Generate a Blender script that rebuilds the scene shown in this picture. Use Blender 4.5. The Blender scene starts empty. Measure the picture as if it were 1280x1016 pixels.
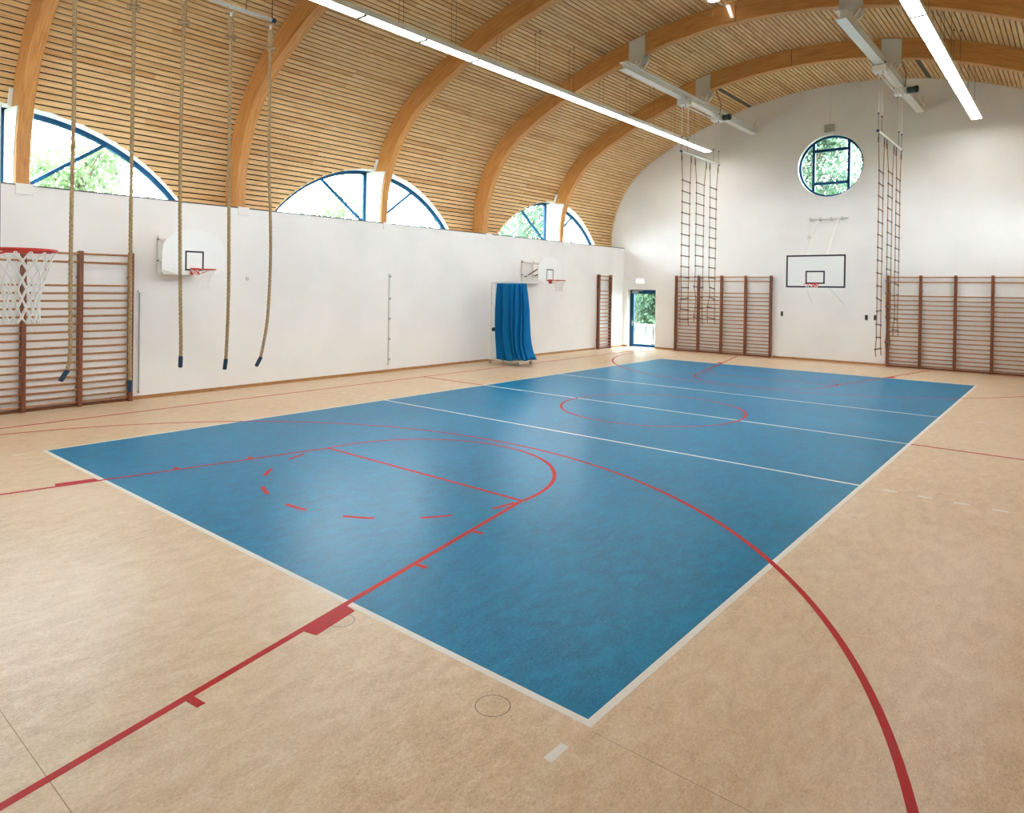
import bpy, math, random
from mathutils import Vector, Matrix
random.seed(7)
S = bpy.context.scene
COL = S.collection
PI = math.pi

# ------------------------------------------------------------------ camera
YAW, PITCH, ROLL = 0.6920, -0.0060, 0.0146
CAM = Vector((10.9631, -3.0496, 2.3329))
FPX, CX, CY = 849.14, 644.43, 365.22
def set_camera():
    cy, sy = math.cos(YAW), math.sin(YAW); cp, sp = math.cos(PITCH), math.sin(PITCH)
    f = Vector((-sy*cp, cy*cp, sp)); r = Vector((cy, sy, 0)); u = r.cross(f)
    cr, sr = math.cos(ROLL), math.sin(ROLL)
    R = cr*r + sr*u; U = -sr*r + cr*u
    m = Matrix(((R.x, U.x, -f.x, CAM.x), (R.y, U.y, -f.y, CAM.y), (R.z, U.z, -f.z, CAM.z), (0, 0, 0, 1)))
    cd = bpy.data.cameras.new('camera'); co = bpy.data.objects.new('camera', cd); COL.objects.link(co)
    co.matrix_world = m
    cd.sensor_fit = 'HORIZONTAL'; cd.sensor_width = 36.0
    cd.lens = 36.0*FPX/1280.0
    cd.shift_x = (640.0-CX)/1280.0; cd.shift_y = (CY-508.0)/1280.0
    cd.clip_start = 0.05; cd.clip_end = 300
    S.camera = co
set_camera()

# ------------------------------------------------------------------ world, exposure
SKY_STRENGTH = 13.0
LAMP_STRENGTH = 10.5
S.view_settings.view_transform = 'Standard'
S.view_settings.look = 'None'
S.view_settings.gamma = 1.0
S.view_settings.use_curve_mapping = False
S.view_settings.exposure = 1.42
W = bpy.data.worlds.new('overcast_sky'); S.world = W; W.use_nodes = True
W.node_tree.nodes['Background'].inputs[0].default_value = (0.80, 0.91, 1.0, 1)
W.node_tree.nodes['Background'].inputs[1].default_value = SKY_STRENGTH

# ------------------------------------------------------------------ materials
def srgb(r, g, b):
    def c(v):
        v /= 255.0
        return v/12.92 if v <= 0.04045 else ((v+0.055)/1.055)**2.4
    return (c(r), c(g), c(b), 1.0)
def mat(name, col, rough=0.5, metal=0.0, spec=0.5):
    m = bpy.data.materials.new(name); m.use_nodes = True
    b = m.node_tree.nodes['Principled BSDF']
    b.inputs['Base Color'].default_value = col; b.inputs['Roughness'].default_value = rough
    b.inputs['Metallic'].default_value = metal; b.inputs['Specular IOR Level'].default_value = spec
    return m
class N:
    def __init__(s, m): s.t = m.node_tree; s.b = s.t.nodes['Principled BSDF']
    def n(s, typ, **k):
        o = s.t.nodes.new(typ)
        for a, v in k.items():
            if a.startswith('i_'):
                key = a[2:]; key = int(key) if key.isdigit() else key.replace('_', ' ')
                o.inputs[key].default_value = v
            else: setattr(o, a, v)
        return o
    def l(s, a, b): s.t.links.new(a, b)
    def mix(s, fac, a, b, mode='MIX'):
        o = s.t.nodes.new('ShaderNodeMix'); o.data_type = 'RGBA'; o.blend_type = mode
        for sock, v in ((o.inputs[0], fac), (o.inputs[6], a), (o.inputs[7], b)):
            if hasattr(v, 'links'): s.l(v, sock)
            else: sock.default_value = v
        return o.outputs[2]
    def ramp(s, fac, stops):
        o = s.t.nodes.new('ShaderNodeValToRGB'); e = o.color_ramp.elements
        while len(e) < len(stops): e.new(0.5)
        for q, (p, c) in zip(e, stops): q.position = p; q.color = c
        s.l(fac, o.inputs[0]); return o.outputs[0]
    def bump(s, h, strength=0.2, dist=0.01):
        o = s.n('ShaderNodeBump', i_Strength=strength, i_Distance=dist)
        s.l(h, o.inputs['Height']); s.l(o.outputs[0], s.b.inputs['Normal'])
def pos(n, scale=(1, 1, 1), rot=(0, 0, 0), coord='Object'):
    tc = n.n('ShaderNodeTexCoord'); mp = n.n('ShaderNodeMapping')
    mp.inputs['Scale'].default_value = scale; mp.inputs['Rotation'].default_value = rot
    n.l(tc.outputs[coord], mp.inputs[0]); return mp.outputs[0]

def lino(name, dark, mid, light, rough, spec=0.18):
    m = mat(name, mid, rough, spec=spec); n = N(m)
    a = n.n('ShaderNodeTexNoise', i_Scale=1.0, i_Detail=6.0, i_Roughness=0.7, i_Distortion=0.6); n.l(pos(n, (9, 4.0, 9), (0, 0, 0.05)), a.inputs['Vector'])
    b = n.n('ShaderNodeTexNoise', i_Scale=1.0, i_Detail=5.0, i_Roughness=0.75, i_Distortion=1.2); n.l(pos(n, (90, 46, 90), (0, 0, 0.1)), b.inputs['Vector'])
    d = n.n('ShaderNodeTexNoise', i_Scale=1.0, i_Detail=4.0, i_Roughness=0.8, i_Distortion=2.5); n.l(pos(n, (48, 30, 48), (0, 0, 0.5)), d.inputs['Vector'])
    c = n.n('ShaderNodeTexNoise', i_Scale=0.55, i_Detail=3.0); n.l(pos(n), c.inputs['Vector'])
    c1 = n.ramp(a.outputs[0], [(0.36, dark), (0.5, mid), (0.64, light)])
    c2 = n.ramp(b.outputs[0], [(0.38, dark), (0.5, mid), (0.62, light)])
    x = n.mix(0.62, c1, c2)
    x = n.mix(n.ramp(d.outputs[0], [(0.60, (0, 0, 0, 1)), (0.74, (0.7, 0.7, 0.7, 1))]), x, tuple(v*0.72 for v in dark[:3])+(1,))
    x = n.mix(n.ramp(c.outputs[0], [(0.35, (0, 0, 0, 1)), (0.75, (0.35, 0.35, 0.35, 1))]), x, light)
    n.l(x, n.b.inputs['Base Color'])
    r = n.n('ShaderNodeMapRange', i_3=rough-0.06, i_4=rough+0.08); n.l(a.outputs[0], r.inputs[0]); n.l(r.outputs[0], n.b.inputs['Roughness'])
    n.bump(b.outputs[0], 0.02, 0.001)
    return m
M = {}
M['beige'] = lino('beige_linoleum', srgb(194, 160, 120), srgb(221, 193, 158), srgb(240, 220, 194), 0.36, 0.26)
M['blue'] = lino('blue_linoleum', srgb(0, 84, 126), srgb(0, 117, 162), srgb(2, 148, 194), 0.34, 0.14)
M['line_white'] = mat('white_court_tape', srgb(236, 232, 224), 0.5, spec=0.3)
M['line_red'] = mat('red_court_tape', srgb(190, 18, 12), 0.5, spec=0.2)
M['groove'] = mat('dark_groove', srgb(92, 84, 76), 0.9, spec=0.1)
M['seam'] = mat('pale_floor_seam', srgb(168, 142, 112), 0.9, spec=0.1)

def plaster(name, col):
    m = mat(name, col, 0.9, spec=0.2); n = N(m)
    a = n.n('ShaderNodeTexNoise', i_Scale=0.6, i_Detail=4.0); n.l(pos(n), a.inputs['Vector'])
    b = n.n('ShaderNodeTexNoise', i_Scale=90.0, i_Detail=2.0); n.l(pos(n), b.inputs['Vector'])
    d = tuple(v*0.93 for v in col[:3])+(1,)
    n.l(n.ramp(a.outputs[0], [(0.3, d), (0.6, col)]), n.b.inputs['Base Color'])
    n.bump(b.outputs[0], 0.08, 0.003)
    return m
M['wall'] = plaster('white_plaster', srgb(240, 238, 235))
M['paint'] = mat('white_lacquer', srgb(238, 236, 231), 0.35)
M['paintgrey'] = mat('pale_grey_lacquer', srgb(214, 213, 206), 0.4)
M['black'] = mat('black_felt', srgb(22, 17, 14), 0.95, spec=0.1)

def wood(name, dark, mid, light, axis_scale, rough=0.5, byobj=0.0, bays=False, coord='Object', knots=True):
    m = mat(name, mid, rough, spec=0.35); n = N(m)
    v = pos(n, axis_scale, coord=coord)
    if byobj:
        oi = n.n('ShaderNodeObjectInfo'); ad = n.n('ShaderNodeVectorMath', operation='ADD')
        mu = n.n('ShaderNodeMath', operation='MULTIPLY', i_1=57.0); n.l(oi.outputs['Random'], mu.inputs[0])
        n.l(v, ad.inputs[0]); n.l(mu.outputs[0], ad.inputs[1]); v = ad.outputs[0]
    a = n.n('ShaderNodeTexNoise', i_Scale=1.0, i_Detail=5.0, i_Roughness=0.65, i_Distortion=0.5); n.l(v, a.inputs['Vector'])
    col = n.ramp(a.outputs[0], [(0.28, dark), (0.5, mid), (0.75, light)])
    if byobj:
        src = oi.outputs['Random']
        if bays:
            tc = n.n('ShaderNodeTexCoord'); sx = n.n('ShaderNodeSeparateXYZ'); n.l(tc.outputs['Object'], sx.inputs[0])
            o1 = n.n('ShaderNodeMath', operation='MULTIPLY_ADD', i_1=24.8/2.06, i_2=20.0); n.l(sx.outputs[1], o1.inputs[0])
            o2 = n.n('ShaderNodeMath', operation='FLOOR'); n.l(o1.outputs[0], o2.inputs[0])
            cb = n.n('ShaderNodeCombineXYZ'); n.l(o2.outputs[0], cb.inputs[0]); n.l(oi.outputs['Random'], cb.inputs[1])
            wn = n.n('ShaderNodeTexWhiteNoise', noise_dimensions='2D'); n.l(cb.outputs[0], wn.inputs['Vector']); src = wn.outputs['Value']
        tint = n.ramp(src, [(0.0, (0.78, 0.60, 0.44, 1)), (0.22, (0.96, 0.92, 0.86, 1)), (0.7, (1, 1, 1, 1)), (1.0, (1.05, 1.03, 0.97, 1))])
        col = n.mix(byobj, col, tint, 'MULTIPLY')
    if knots:
        k = n.n('ShaderNodeTexVoronoi', i_Scale=0.09); n.l(v, k.inputs['Vector'])
        kr = n.ramp(k.outputs['Distance'], [(0.0, (1, 1, 1, 1)), (0.10, (0, 0, 0, 1))])
        col = n.mix(kr, col, tuple(x*0.45 for x in dark[:3])+(1,))
    n.l(col, n.b.inputs['Base Color'])
    return m
M['slat'] = wood('pine_slat', srgb(196, 148, 96), srgb(226, 187, 134), srgb(240, 210, 162), (40, 24.8*2.2, 40), 0.55, 0.75, True)
M['glulam'] = wood('glulam_spruce', srgb(186, 122, 64), srgb(209, 148, 84), srgb(224, 172, 106), (1.6, 26, 1), 0.45, coord='UV')
M['postwood'] = wood('varnished_red_wood', srgb(98, 54, 34), srgb(126, 74, 48), srgb(144, 92, 64), (40, 40, 3), 0.4, 0.25, knots=False)
M['barwood'] = wood('varnished_ash_dowel', srgb(138, 92, 54), srgb(168, 120, 76), srgb(188, 142, 98), (30, 30, 30), 0.4, 0.35, knots=False)
M['skirt'] = wood('oak_skirting', srgb(150, 104, 62), srgb(176, 128, 80), srgb(190, 146, 98), (6, 6, 40), 0.5, knots=False)
M['bounce_cut_wood'] = wood('added_brown_panelling', srgb(112, 84, 60), srgb(134, 104, 76), srgb(150, 120, 92), (3, 3, 30), 0.5, knots=False)  # made-up panelling, kept dark so the right side bounces less light
M['rope'] = mat('hemp_rope', srgb(184, 156, 116), 0.95, spec=0.1)
n = N(M['rope']); a = n.n('ShaderNodeTexNoise', i_Scale=60.0, i_Detail=4.0); n.l(pos(n), a.inputs['Vector'])
n.l(n.ramp(a.outputs[0], [(0.3, srgb(150, 120, 82)), (0.7, srgb(206, 180, 140))]), n.b.inputs['Base Color'])
M['twine'] = mat('tan_ladder_rope', srgb(150, 112, 76), 0.95, spec=0.1)
M['rung'] = mat('dark_wood_rung', srgb(96, 66, 44), 0.5)
M['bluepaint'] = mat('blue_window_paint', srgb(10, 70, 106), 0.5, spec=0.25)
M['bluecap'] = mat('dark_blue_rubber', srgb(28, 56, 84), 0.5)
M['cloth'] = mat('blue_cloth', srgb(8, 108, 166), 0.85, spec=0.2)
n = N(M['cloth']); a = n.n('ShaderNodeTexNoise', i_Scale=140.0, i_Detail=2.0); n.l(pos(n), a.inputs['Vector']); n.bump(a.outputs[0], 0.1, 0.003)
M['hoopred'] = mat('red_powder_coat', srgb(206, 52, 38), 0.4)
M['net'] = mat('white_net_cord', srgb(240, 240, 236), 0.9)
M['board'] = mat('white_backboard', srgb(242, 241, 238), 0.35)
M['boardblack'] = mat('black_marking', srgb(22, 30, 40), 0.5)
M['steel'] = mat('brushed_steel', srgb(176, 178, 176), 0.35, 0.8)
M['darkmetal'] = mat('dark_metal', srgb(42, 46, 48), 0.5, 0.3)
M['motorgreen'] = mat('green_grey_motor', srgb(58, 84, 82), 0.5, 0.2)
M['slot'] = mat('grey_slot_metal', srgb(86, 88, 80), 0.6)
M['midgrey'] = mat('mid_grey_plastic', srgb(172, 170, 158), 0.6)
M['strut'] = mat('brown_strut', srgb(110, 72, 54), 0.5)
M['bark'] = mat('tree_bark', srgb(104, 92, 78), 0.9)
M['ground'] = mat('grass_ground', srgb(58, 78, 42), 0.95)
M['deck'] = mat('grey_concrete', srgb(112, 112, 106), 0.9)
def emis(name, col, st):
    m = mat(name, (0.9, 0.9, 0.9, 1), 0.4); b = m.node_tree.nodes['Principled BSDF']
    b.inputs['Emission Color'].default_value = col; b.inputs['Emission Strength'].default_value = st
    return m
M['tube'] = emis('lit_diffuser', (1.0, 0.98, 0.95, 1), LAMP_STRENGTH)
M['sign'] = emis('lit_sign_face', (1.0, 1.0, 0.98, 1), 1.4)
M['lampglow'] = emis('lit_spot_glass', (1.0, 1.0, 0.98, 1), 0.45)
def glass():
    m = bpy.data.materials.new('clear_glass'); m.use_nodes = True; t = m.node_tree; t.nodes.clear()
    o = t.nodes.new('ShaderNodeOutputMaterial'); mx = t.nodes.new('ShaderNodeMixShader'); tr = t.nodes.new('ShaderNodeBsdfTransparent'); g = t.nodes.new('ShaderNodeBsdfGlossy')
    tr.inputs[0].default_value = (0.93, 0.97, 0.96, 1); g.inputs['Roughness'].default_value = 0.02
    lw = t.nodes.new('ShaderNodeLayerWeight'); lw.inputs[0].default_value = 0.5
    pw = t.nodes.new('ShaderNodeMath'); pw.operation = 'POWER'; pw.inputs[1].default_value = 5.0
    fr = t.nodes.new('ShaderNodeMath'); fr.operation = 'MULTIPLY_ADD'; fr.inputs[1].default_value = 0.9; fr.inputs[2].default_value = 0.04
    t.links.new(lw.outputs['Facing'], pw.inputs[0]); t.links.new(pw.outputs[0], fr.inputs[0])
    t.links.new(fr.outputs[0], mx.inputs[0]); t.links.new(tr.outputs[0], mx.inputs[1]); t.links.new(g.outputs[0], mx.inputs[2]); t.links.new(mx.outputs[0], o.inputs[0])
    return m
M['glass'] = glass()
def leafmat(name, c1, c2):
    m = mat(name, c1, 0.6, spec=0.3); n = N(m)
    a = n.n('ShaderNodeTexNoise', i_Scale=1.3, i_Detail=3.0); n.l(pos(n), a.inputs['Vector'])
    n.l(n.ramp(a.outputs[0], [(0.35, c1), (0.65, c2)]), n.b.inputs['Base Color'])
    t = n.n('ShaderNodeBsdfTranslucent'); t.inputs[0].default_value = c2
    mx = n.n('ShaderNodeMixShader', i_0=0.45); out = m.node_tree.nodes['Material Output']
    n.l(n.b.outputs[0], mx.inputs[1]); n.l(t.outputs[0], mx.inputs[2]); n.l(mx.outputs[0], out.inputs[0])
    return m
M['leaf'] = leafmat('pale_green_leaves', srgb(58, 78, 50), srgb(98, 116, 78))
M['leaf2'] = leafmat('grey_green_leaves', srgb(40, 66, 50), srgb(78, 102, 76))

# ------------------------------------------------------------------ mesh helpers
class MB:
    def __init__(s): s.v = []; s.f = []
    def add(s, vs, fs):
        o = len(s.v); s.v += [tuple(p) for p in vs]; s.f += [tuple(i+o for i in f) for f in fs]; return s
    def box(s, a, b):
        x0, y0, z0 = a; x1, y1, z1 = b
        return s.add([(x0,y0,z0),(x1,y0,z0),(x1,y1,z0),(x0,y1,z0),(x0,y0,z1),(x1,y0,z1),(x1,y1,z1),(x0,y1,z1)],
                     [(0,3,2,1),(4,5,6,7),(0,1,5,4),(1,2,6,5),(2,3,7,6),(3,0,4,7)])
    def bbox(s, a, b, c=0.006):
        # box with chamfered edges along z-ish: an octagonal prism along the longest axis
        d = [b[i]-a[i] for i in range(3)]; L = d.index(max(d)); i, j = [k for k in range(3) if k != L]
        c = min(c, d[i]*0.45, d[j]*0.45)
        q = [(a[i]+c,a[j]),(b[i]-c,a[j]),(b[i],a[j]+c),(b[i],b[j]-c),(b[i]-c,b[j]),(a[i]+c,b[j]),(a[i],b[j]-c),(a[i],a[j]+c)]
        vs = []
        for w in (a[L], b[L]):
            for p in q:
                v = [0,0,0]; v[i] = p[0]; v[j] = p[1]; v[L] = w; vs.append(v)
        fs = [tuple(range(7,-1,-1)), tuple(range(8,16))]+[(k,(k+1)%8,8+(k+1)%8,8+k) for k in range(8)]
        return s.add(vs, fs)
    def tube(s, pts, r, n=8, caps=True, closed=False):
        pts = [Vector(p) for p in pts]; k = len(pts); rs = r if isinstance(r, (list, tuple)) else [r]*k
        prev = None; vs = []
        for i, p in enumerate(pts):
            if closed: t = pts[(i+1) % k]-pts[i-1]
            else: t = pts[min(i+1, k-1)]-pts[max(i-1, 0)]
            t.normalize()
            if prev is None: prev = t.orthogonal().normalized()
            u = (prev-t*prev.dot(t)); u = u.normalized() if u.length > 1e-6 else t.orthogonal().normalized(); prev = u; w = t.cross(u)
            vs += [p+(u*math.cos(2*PI*j/n)+w*math.sin(2*PI*j/n))*rs[i] for j in range(n)]
        fs = []
        for i in range(k if closed else k-1):
            a = i*n; b = ((i+1) % k)*n
            fs += [(a+j, a+(j+1) % n, b+(j+1) % n, b+j) for j in range(n)]
        if caps and not closed: fs += [tuple(range(n-1,-1,-1)), tuple(range((k-1)*n, k*n))]
        return s.add(vs, fs)
    def lathe(s, prof, c, n=20, axis='z'):
        vs = []
        for r, h in prof:
            for j in range(n):
                a = 2*PI*j/n; p = (r*math.cos(a), r*math.sin(a), h)
                if axis == 'y': p = (p[0], p[2], p[1])
                if axis == 'x': p = (p[2], p[0], p[1])
                vs.append((c[0]+p[0], c[1]+p[1], c[2]+p[2]))
        fs = [(i*n+j, i*n+(j+1) % n, (i+1)*n+(j+1) % n, (i+1)*n+j) for i in range(len(prof)-1) for j in range(n)]
        fs += [tuple(range(n-1,-1,-1)), tuple(range((len(prof)-1)*n, len(prof)*n))]
        return s.add(vs, fs)
    def prism(s, poly, vec):
        k = len(poly); v = Vector(vec); a = [Vector(p) for p in poly]
        return s.add(a+[p+v for p in a], [tuple(range(k-1,-1,-1)), tuple(range(k, 2*k))]+[(i,(i+1) % k,k+(i+1) % k,k+i) for i in range(k)])
    def mesh(s, name, m, smooth=False):
        me = bpy.data.meshes.new(name); me.from_pydata(s.v, [], s.f); me.update()
        import bmesh
        bm = bmesh.new(); bm.from_mesh(me); bmesh.ops.recalc_face_normals(bm, faces=bm.faces); bm.to_mesh(me); bm.free()
        if smooth: me.polygons.foreach_set('use_smooth', [True]*len(me.polygons))
        me.materials.append(M[m] if isinstance(m, str) else m)
        return me
    def obj(s, name, m, parent=None, smooth=False):
        return link(name, s.mesh(name, m, smooth), parent)
def link(name, me, parent=None):
    o = bpy.data.objects.new(name, me); COL.objects.link(o)
    if parent is not None:
        o.parent = parent
        o.matrix_parent_inverse = Matrix.Translation(-parent.location) if parent.type == 'EMPTY' else Matrix.Identity(4)
    return o
def tag(o, label, cat, group=None):
    o['label'] = label; o['category'] = cat
    if group: o['group'] = group
    return o
def thing(name, label, cat, loc, group=None):
    o = bpy.data.objects.new(name, None); o.empty_display_size = 0.2; COL.objects.link(o); o.location = loc
    return tag(o, label, cat, group)
def struct(o, label=None):
    o['kind'] = 'structure'
    if label: o['label'] = label
    return o
def stuff(o): o['kind'] = 'stuff'; return o
def sempty(name, loc, label):
    o = bpy.data.objects.new(name, None); COL.objects.link(o); o.location = loc; return struct(o, label)

# ------------------------------------------------------------------ the hall's measures (metres)
XL, XR, YF, YB = -3.5, 12.5, -3.4, 21.4
XC = 4.5
HW = 4.03
ZT, RT, PH, RH = 9.33, 13.25, 0.54, 3.70
HCX = (RT-RH)*math.sin(PH); HCZ = ZT-RT+(RT-RH)*math.cos(PH)
BEAM_Y = [0.67, 4.785, 8.90, 13.02, 17.15]
WIN_Y = [0.67, 8.90, 17.15]
L1 = RH*(PI/2-PH); L2 = RT*PH*2; LT = 2*L1+L2
LOWER = 0.24       # straight piece below the haunch, down to the wall top
def vault(s, d=0.0):
    """point and outward normal in the x-z plane; s along the vault from the left springing; d = offset inwards"""
    if s < 0: return (XC-(HCX+RH-d), HCZ+s), (-1.0, 0.0)
    if s > LT: return (XC+(HCX+RH-d), HCZ-(s-LT)), (1.0, 0.0)
    if s < L1:
        a = PI-s/RH; c = (XC-HCX, HCZ); r = RH-d
    elif s < L1+L2:
        a = PI/2+PH-(s-L1)/RT; c = (XC, ZT-RT); r = RT-d
    else:
        a = PI/2-PH-(s-L1-L2)/RH; c = (XC+HCX, HCZ); r = RH-d
    n = (math.cos(a), math.sin(a))
    return (c[0]+n[0]*r, c[1]+n[1]*r), n
def vault_z(x):
    h = abs(x-XC)
    if h < RT*math.sin(PH): return ZT-RT+math.sqrt(RT*RT-h*h)
    return HCZ+math.sqrt(max(0, RH*RH-(h-HCX)**2))
# lunettes: circular segments
LR, LZC = 3.89, 1.62
LTOP = LR+LZC
def lun_half(z, grow=0.0):
    r = LR+grow
    return math.sqrt(r*r-(z-LZC)**2) if abs(z-LZC) < r else 0.0

# ------------------------------------------------------------------ floor and court
fl = struct(MB().box((XL, YF, -0.15), (XR, YB, 0)).obj('floor', 'beige'), 'beige marbled linoleum sports floor')
def fpart(name, polys, m, z, label=None):
    mb = MB()
    for p in polys: mb.prism([(x, y, 0.0) for x, y in p], (0, 0, z))
    o = mb.obj(name, m, fl)
    if label: o['label'] = label
    return o
def rect(x0, y0, x1, y1): return [(x0, y0), (x1, y0), (x1, y1), (x0, y1)]
def seg(a, b, w=0.05):
    a = Vector(a); b = Vector(b); d = (b-a).normalized(); q = Vector((-d.y, d.x))*w/2
    return [tuple(a-q), tuple(b-q), tuple(b+q), tuple(a+q)]
def arcpolys(c, r, a0, a1, w=0.05, n=48):
    out = []
    for i in range(n):
        t0 = a0+(a1-a0)*i/n; t1 = a0+(a1-a0)*(i+1)/n
        out.append([(c[0]+(r-w/2)*math.cos(t0), c[1]+(r-w/2)*math.sin(t0)), (c[0]+(r+w/2)*math.cos(t0), c[1]+(r+w/2)*math.sin(t0)),
                    (c[0]+(r+w/2)*math.cos(t1), c[1]+(r+w/2)*math.sin(t1)), (c[0]+(r-w/2)*math.cos(t1), c[1]+(r-w/2)*math.sin(t1))])
    return out
def fstrip(name, c, r, a0, a1, m, z, w=0.05, n=64, label=None):
    # one continuous curved tape
    vs = []; fs = []
    for i in range(n+1):
        t = a0+(a1-a0)*i/n
        for rr in (r-w/2, r+w/2): vs.append((c[0]+rr*math.cos(t), c[1]+rr*math.sin(t), z))
    fs = [(2*i, 2*i+1, 2*i+3, 2*i+2) for i in range(n)]
    o = MB().add(vs, fs).obj(name, m, fl)
    if label: o['label'] = label
    return o
fpart('court_surface', [rect(0.04, 0.04, 8.96, 17.96)], 'blue', 0.0006, 'blue linoleum volleyball court')
for p in (rect(0, 0, 0.05, 18), rect(8.95, 0, 9, 18), rect(0.05, 0, 8.95, 0.05), rect(0.05, 17.95, 8.95, 18)):
    fpart('white_line', [p], 'line_white', 0.0012, 'white boundary line of the blue court')
fpart('white_line', [rect(0.05, 5.95, 8.95, 6.0)], 'line_white', 0.0012)
fpart('white_line', [rect(0.05, 12.0, 8.95, 12.05)], 'line_white', 0.0012)
fpart('white_line', [rect(0.05, 8.975, 8.95, 9.025)], 'line_white', 0.0012)
for x0 in (9.21, 9.565, 9.92, 10.275):
    for y in (5.975, 11.98):
        fpart('white_dash', [rect(x0, y-0.025, x0+0.148, y+0.025)], 'line_white', 0.0012)
        fpart('white_dash', [rect(9-x0-0.148, y-0.025, 9-x0, y+0.025)], 'line_white', 0.0012)
for x in (0.0, 8.95):
    fpart('white_dash', [rect(x, -0.35, x+0.05, -0.20)], 'line_white', 0.0012)
    fpart('white_dash', [rect(x, 18.20, x+0.05, 18.35)], 'line_white', 0.0012)
ZR = 0.0018
SX0, SX1, BY0, BY1 = -2.07, 11.07, -3.05, 21.05
for p in (rect(SX0-0.05, BY0, SX0, BY1), rect(SX1, BY0, SX1+0.05, BY1), rect(SX0, BY0-0.05, SX1, BY0), rect(SX0, BY1, SX1, BY1+0.05)):
    fpart('red_line', [p], 'line_red', ZR)
fpart('red_line', [rect(9.0, 8.975, SX1, 9.025)], 'line_red', ZR); fpart('red_line', [rect(SX0, 8.975, 0.0, 9.025)], 'line_red', ZR)
fstrip('red_circle', (4.5, 9), 1.775, 0, 2*PI, 'line_red', ZR, n=96)
for far in (0, 1):
    Yv = (lambda y: 18-y) if far else (lambda y: y)
    sg = -1 if far else 1
    FT = 2.75
    for sx in (-1, 1):
        fpart('red_line', [seg((4.5+sx*1.79, Yv(FT)), (4.5+sx*3.0, Yv(BY0)))], 'line_red', ZR)
        for yb in (1.71, 0.82, -1.27):
            xl = 4.5+sx*(1.8+1.2*(FT-yb)/5.8)
            fpart('red_tick', [seg((xl, Yv(yb)), (xl+sx*0.13, Yv(yb+0.015)))], 'line_red', 0.0015)
        xa = 4.5+sx*(1.8+1.2*(FT+0.43)/5.8); xb = 4.5+sx*(1.8+1.2*FT/5.8)
        fpart('red_block', [[(xa, Yv(-0.43)), (xa+sx*0.13, Yv(-0.40)), (xb+sx*0.13, Yv(-0.02)), (xb, Yv(-0.01))]], 'line_red', 0.0015)
    fpart('red_line', [rect(2.72, min(Yv(FT-0.025), Yv(FT+0.025)), 6.28, max(Yv(FT-0.025), Yv(FT+0.025)))], 'line_red', ZR)
    fstrip('red_arc', (4.5, Yv(FT)), 1.8, 0, sg*PI, 'line_red', ZR)
    for k in range(7):
        a = math.radians(-166+k*24.1*1.053); fstrip('red_dash', (4.5, Yv(FT)), 1.78, sg*a, sg*(a+math.radians(10.5)), 'line_red', ZR, n=8)
    fstrip('red_arc', (4.5, Yv(-1.47)), 6.23, 0, sg*PI, 'line_red', ZR, n=128)
    for sx in (-1, 1): fpart('red_line', [rect(4.5+sx*6.23-0.025, min(Yv(BY0), Yv(-1.47)), 4.5+sx*6.23+0.025, max(Yv(BY0), Yv(-1.47)))], 'line_red', ZR)
for (x, y, r) in ((8.48, -0.20, 0.098), (8.475, 1.10, 0.092), (7.05, -0.17, 0.088)):
    o = fstrip('socket_ring', (x, y), r, 0, 2*PI, 'groove', 0.0016, w=0.004, n=40, label='thin round joint of a floor socket lid')
fpart('floor_seam', [seg((4.0, -1.985), (9.6, -1.985), 0.004)], 'seam', 0.0004)
fpart('floor_seam', [seg((9.02, -0.02), (12.4, -0.02), 0.003)], 'seam', 0.0004)

# ------------------------------------------------------------------ walls
def holed(name, outline, holes, depth_axis_y, thick, m):
    """flat wall in the x-z plane with holes, extruded from y to y+thick"""
    cu = bpy.data.curves.new(name, 'CURVE'); cu.dimensions = '2D'; cu.fill_mode = 'BOTH'; cu.extrude = thick/2
    for poly in [outline]+holes:
        sp = cu.splines.new('POLY'); sp.points.add(len(poly)-1); sp.use_cyclic_u = True
        for q, (x, z) in zip(sp.points, poly): q.co = (x, z, 0, 1)
    o = bpy.data.objects.new(name+'_tmp', cu); COL.objects.link(o)
    me = bpy.data.meshes.new_from_object(o.evaluated_get(bpy.context.evaluated_depsgraph_get()))
    bpy.data.objects.remove(o); me.name = name
    me.transform(Matrix(((1,0,0,0),(0,0,-1,depth_axis_y+thick/2),(0,1,0,0),(0,0,0,1))))
    me.materials.clear(); me.materials.append(M[m])
    return me
DX0, DX1, DZ = -3.30, -2.035, 2.34
RWX, RWZ, RWR = 4.42, 6.63, 1.045
circ = [(RWX+RWR*math.cos(2*PI*i/72), RWZ+RWR*math.sin(2*PI*i/72)) for i in range(72)]
bpy.context.view_layer.update()
me = holed('wall_back', [(-4.6, -0.15), (13.6, -0.15), (13.6, 9.9), (-4.6, 9.9)], [[(DX0, 0), (DX0, DZ), (DX1, DZ), (DX1, 0)], circ], YB, 0.35, 'wall')
struct(link('wall_back', me), 'white plaster end wall with arched top, round window and blue door')
struct(MB().box((-4.6, YF-0.35, -0.15), (13.6, YF, 9.9)).obj('wall_front', 'wall'), 'white plaster wall at the near end of the hall')
struct(MB().box((-4.4, YF, -0.15), (XL, YB, HW)).obj('wall_left', 'wall'), 'long white plaster side wall under the lunette windows')
struct(MB().box((XR, YF, -0.15), (13.4, YB, HW)).obj('wall_right', 'bounce_cut_wood'), 'unseen right side wall, wood panelling added to cut light bounce')  # wall is out of view; its dark panelling is added to reduce bounce
struct(MB().box((XL, 2.50, 0), (XL+0.014, 19.30, 0.07)).box((XL, 20.32, 0), (XL+0.014, YB, 0.07)).obj('baseboard_left', 'skirt'), 'low oak skirting along the side wall')
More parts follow.
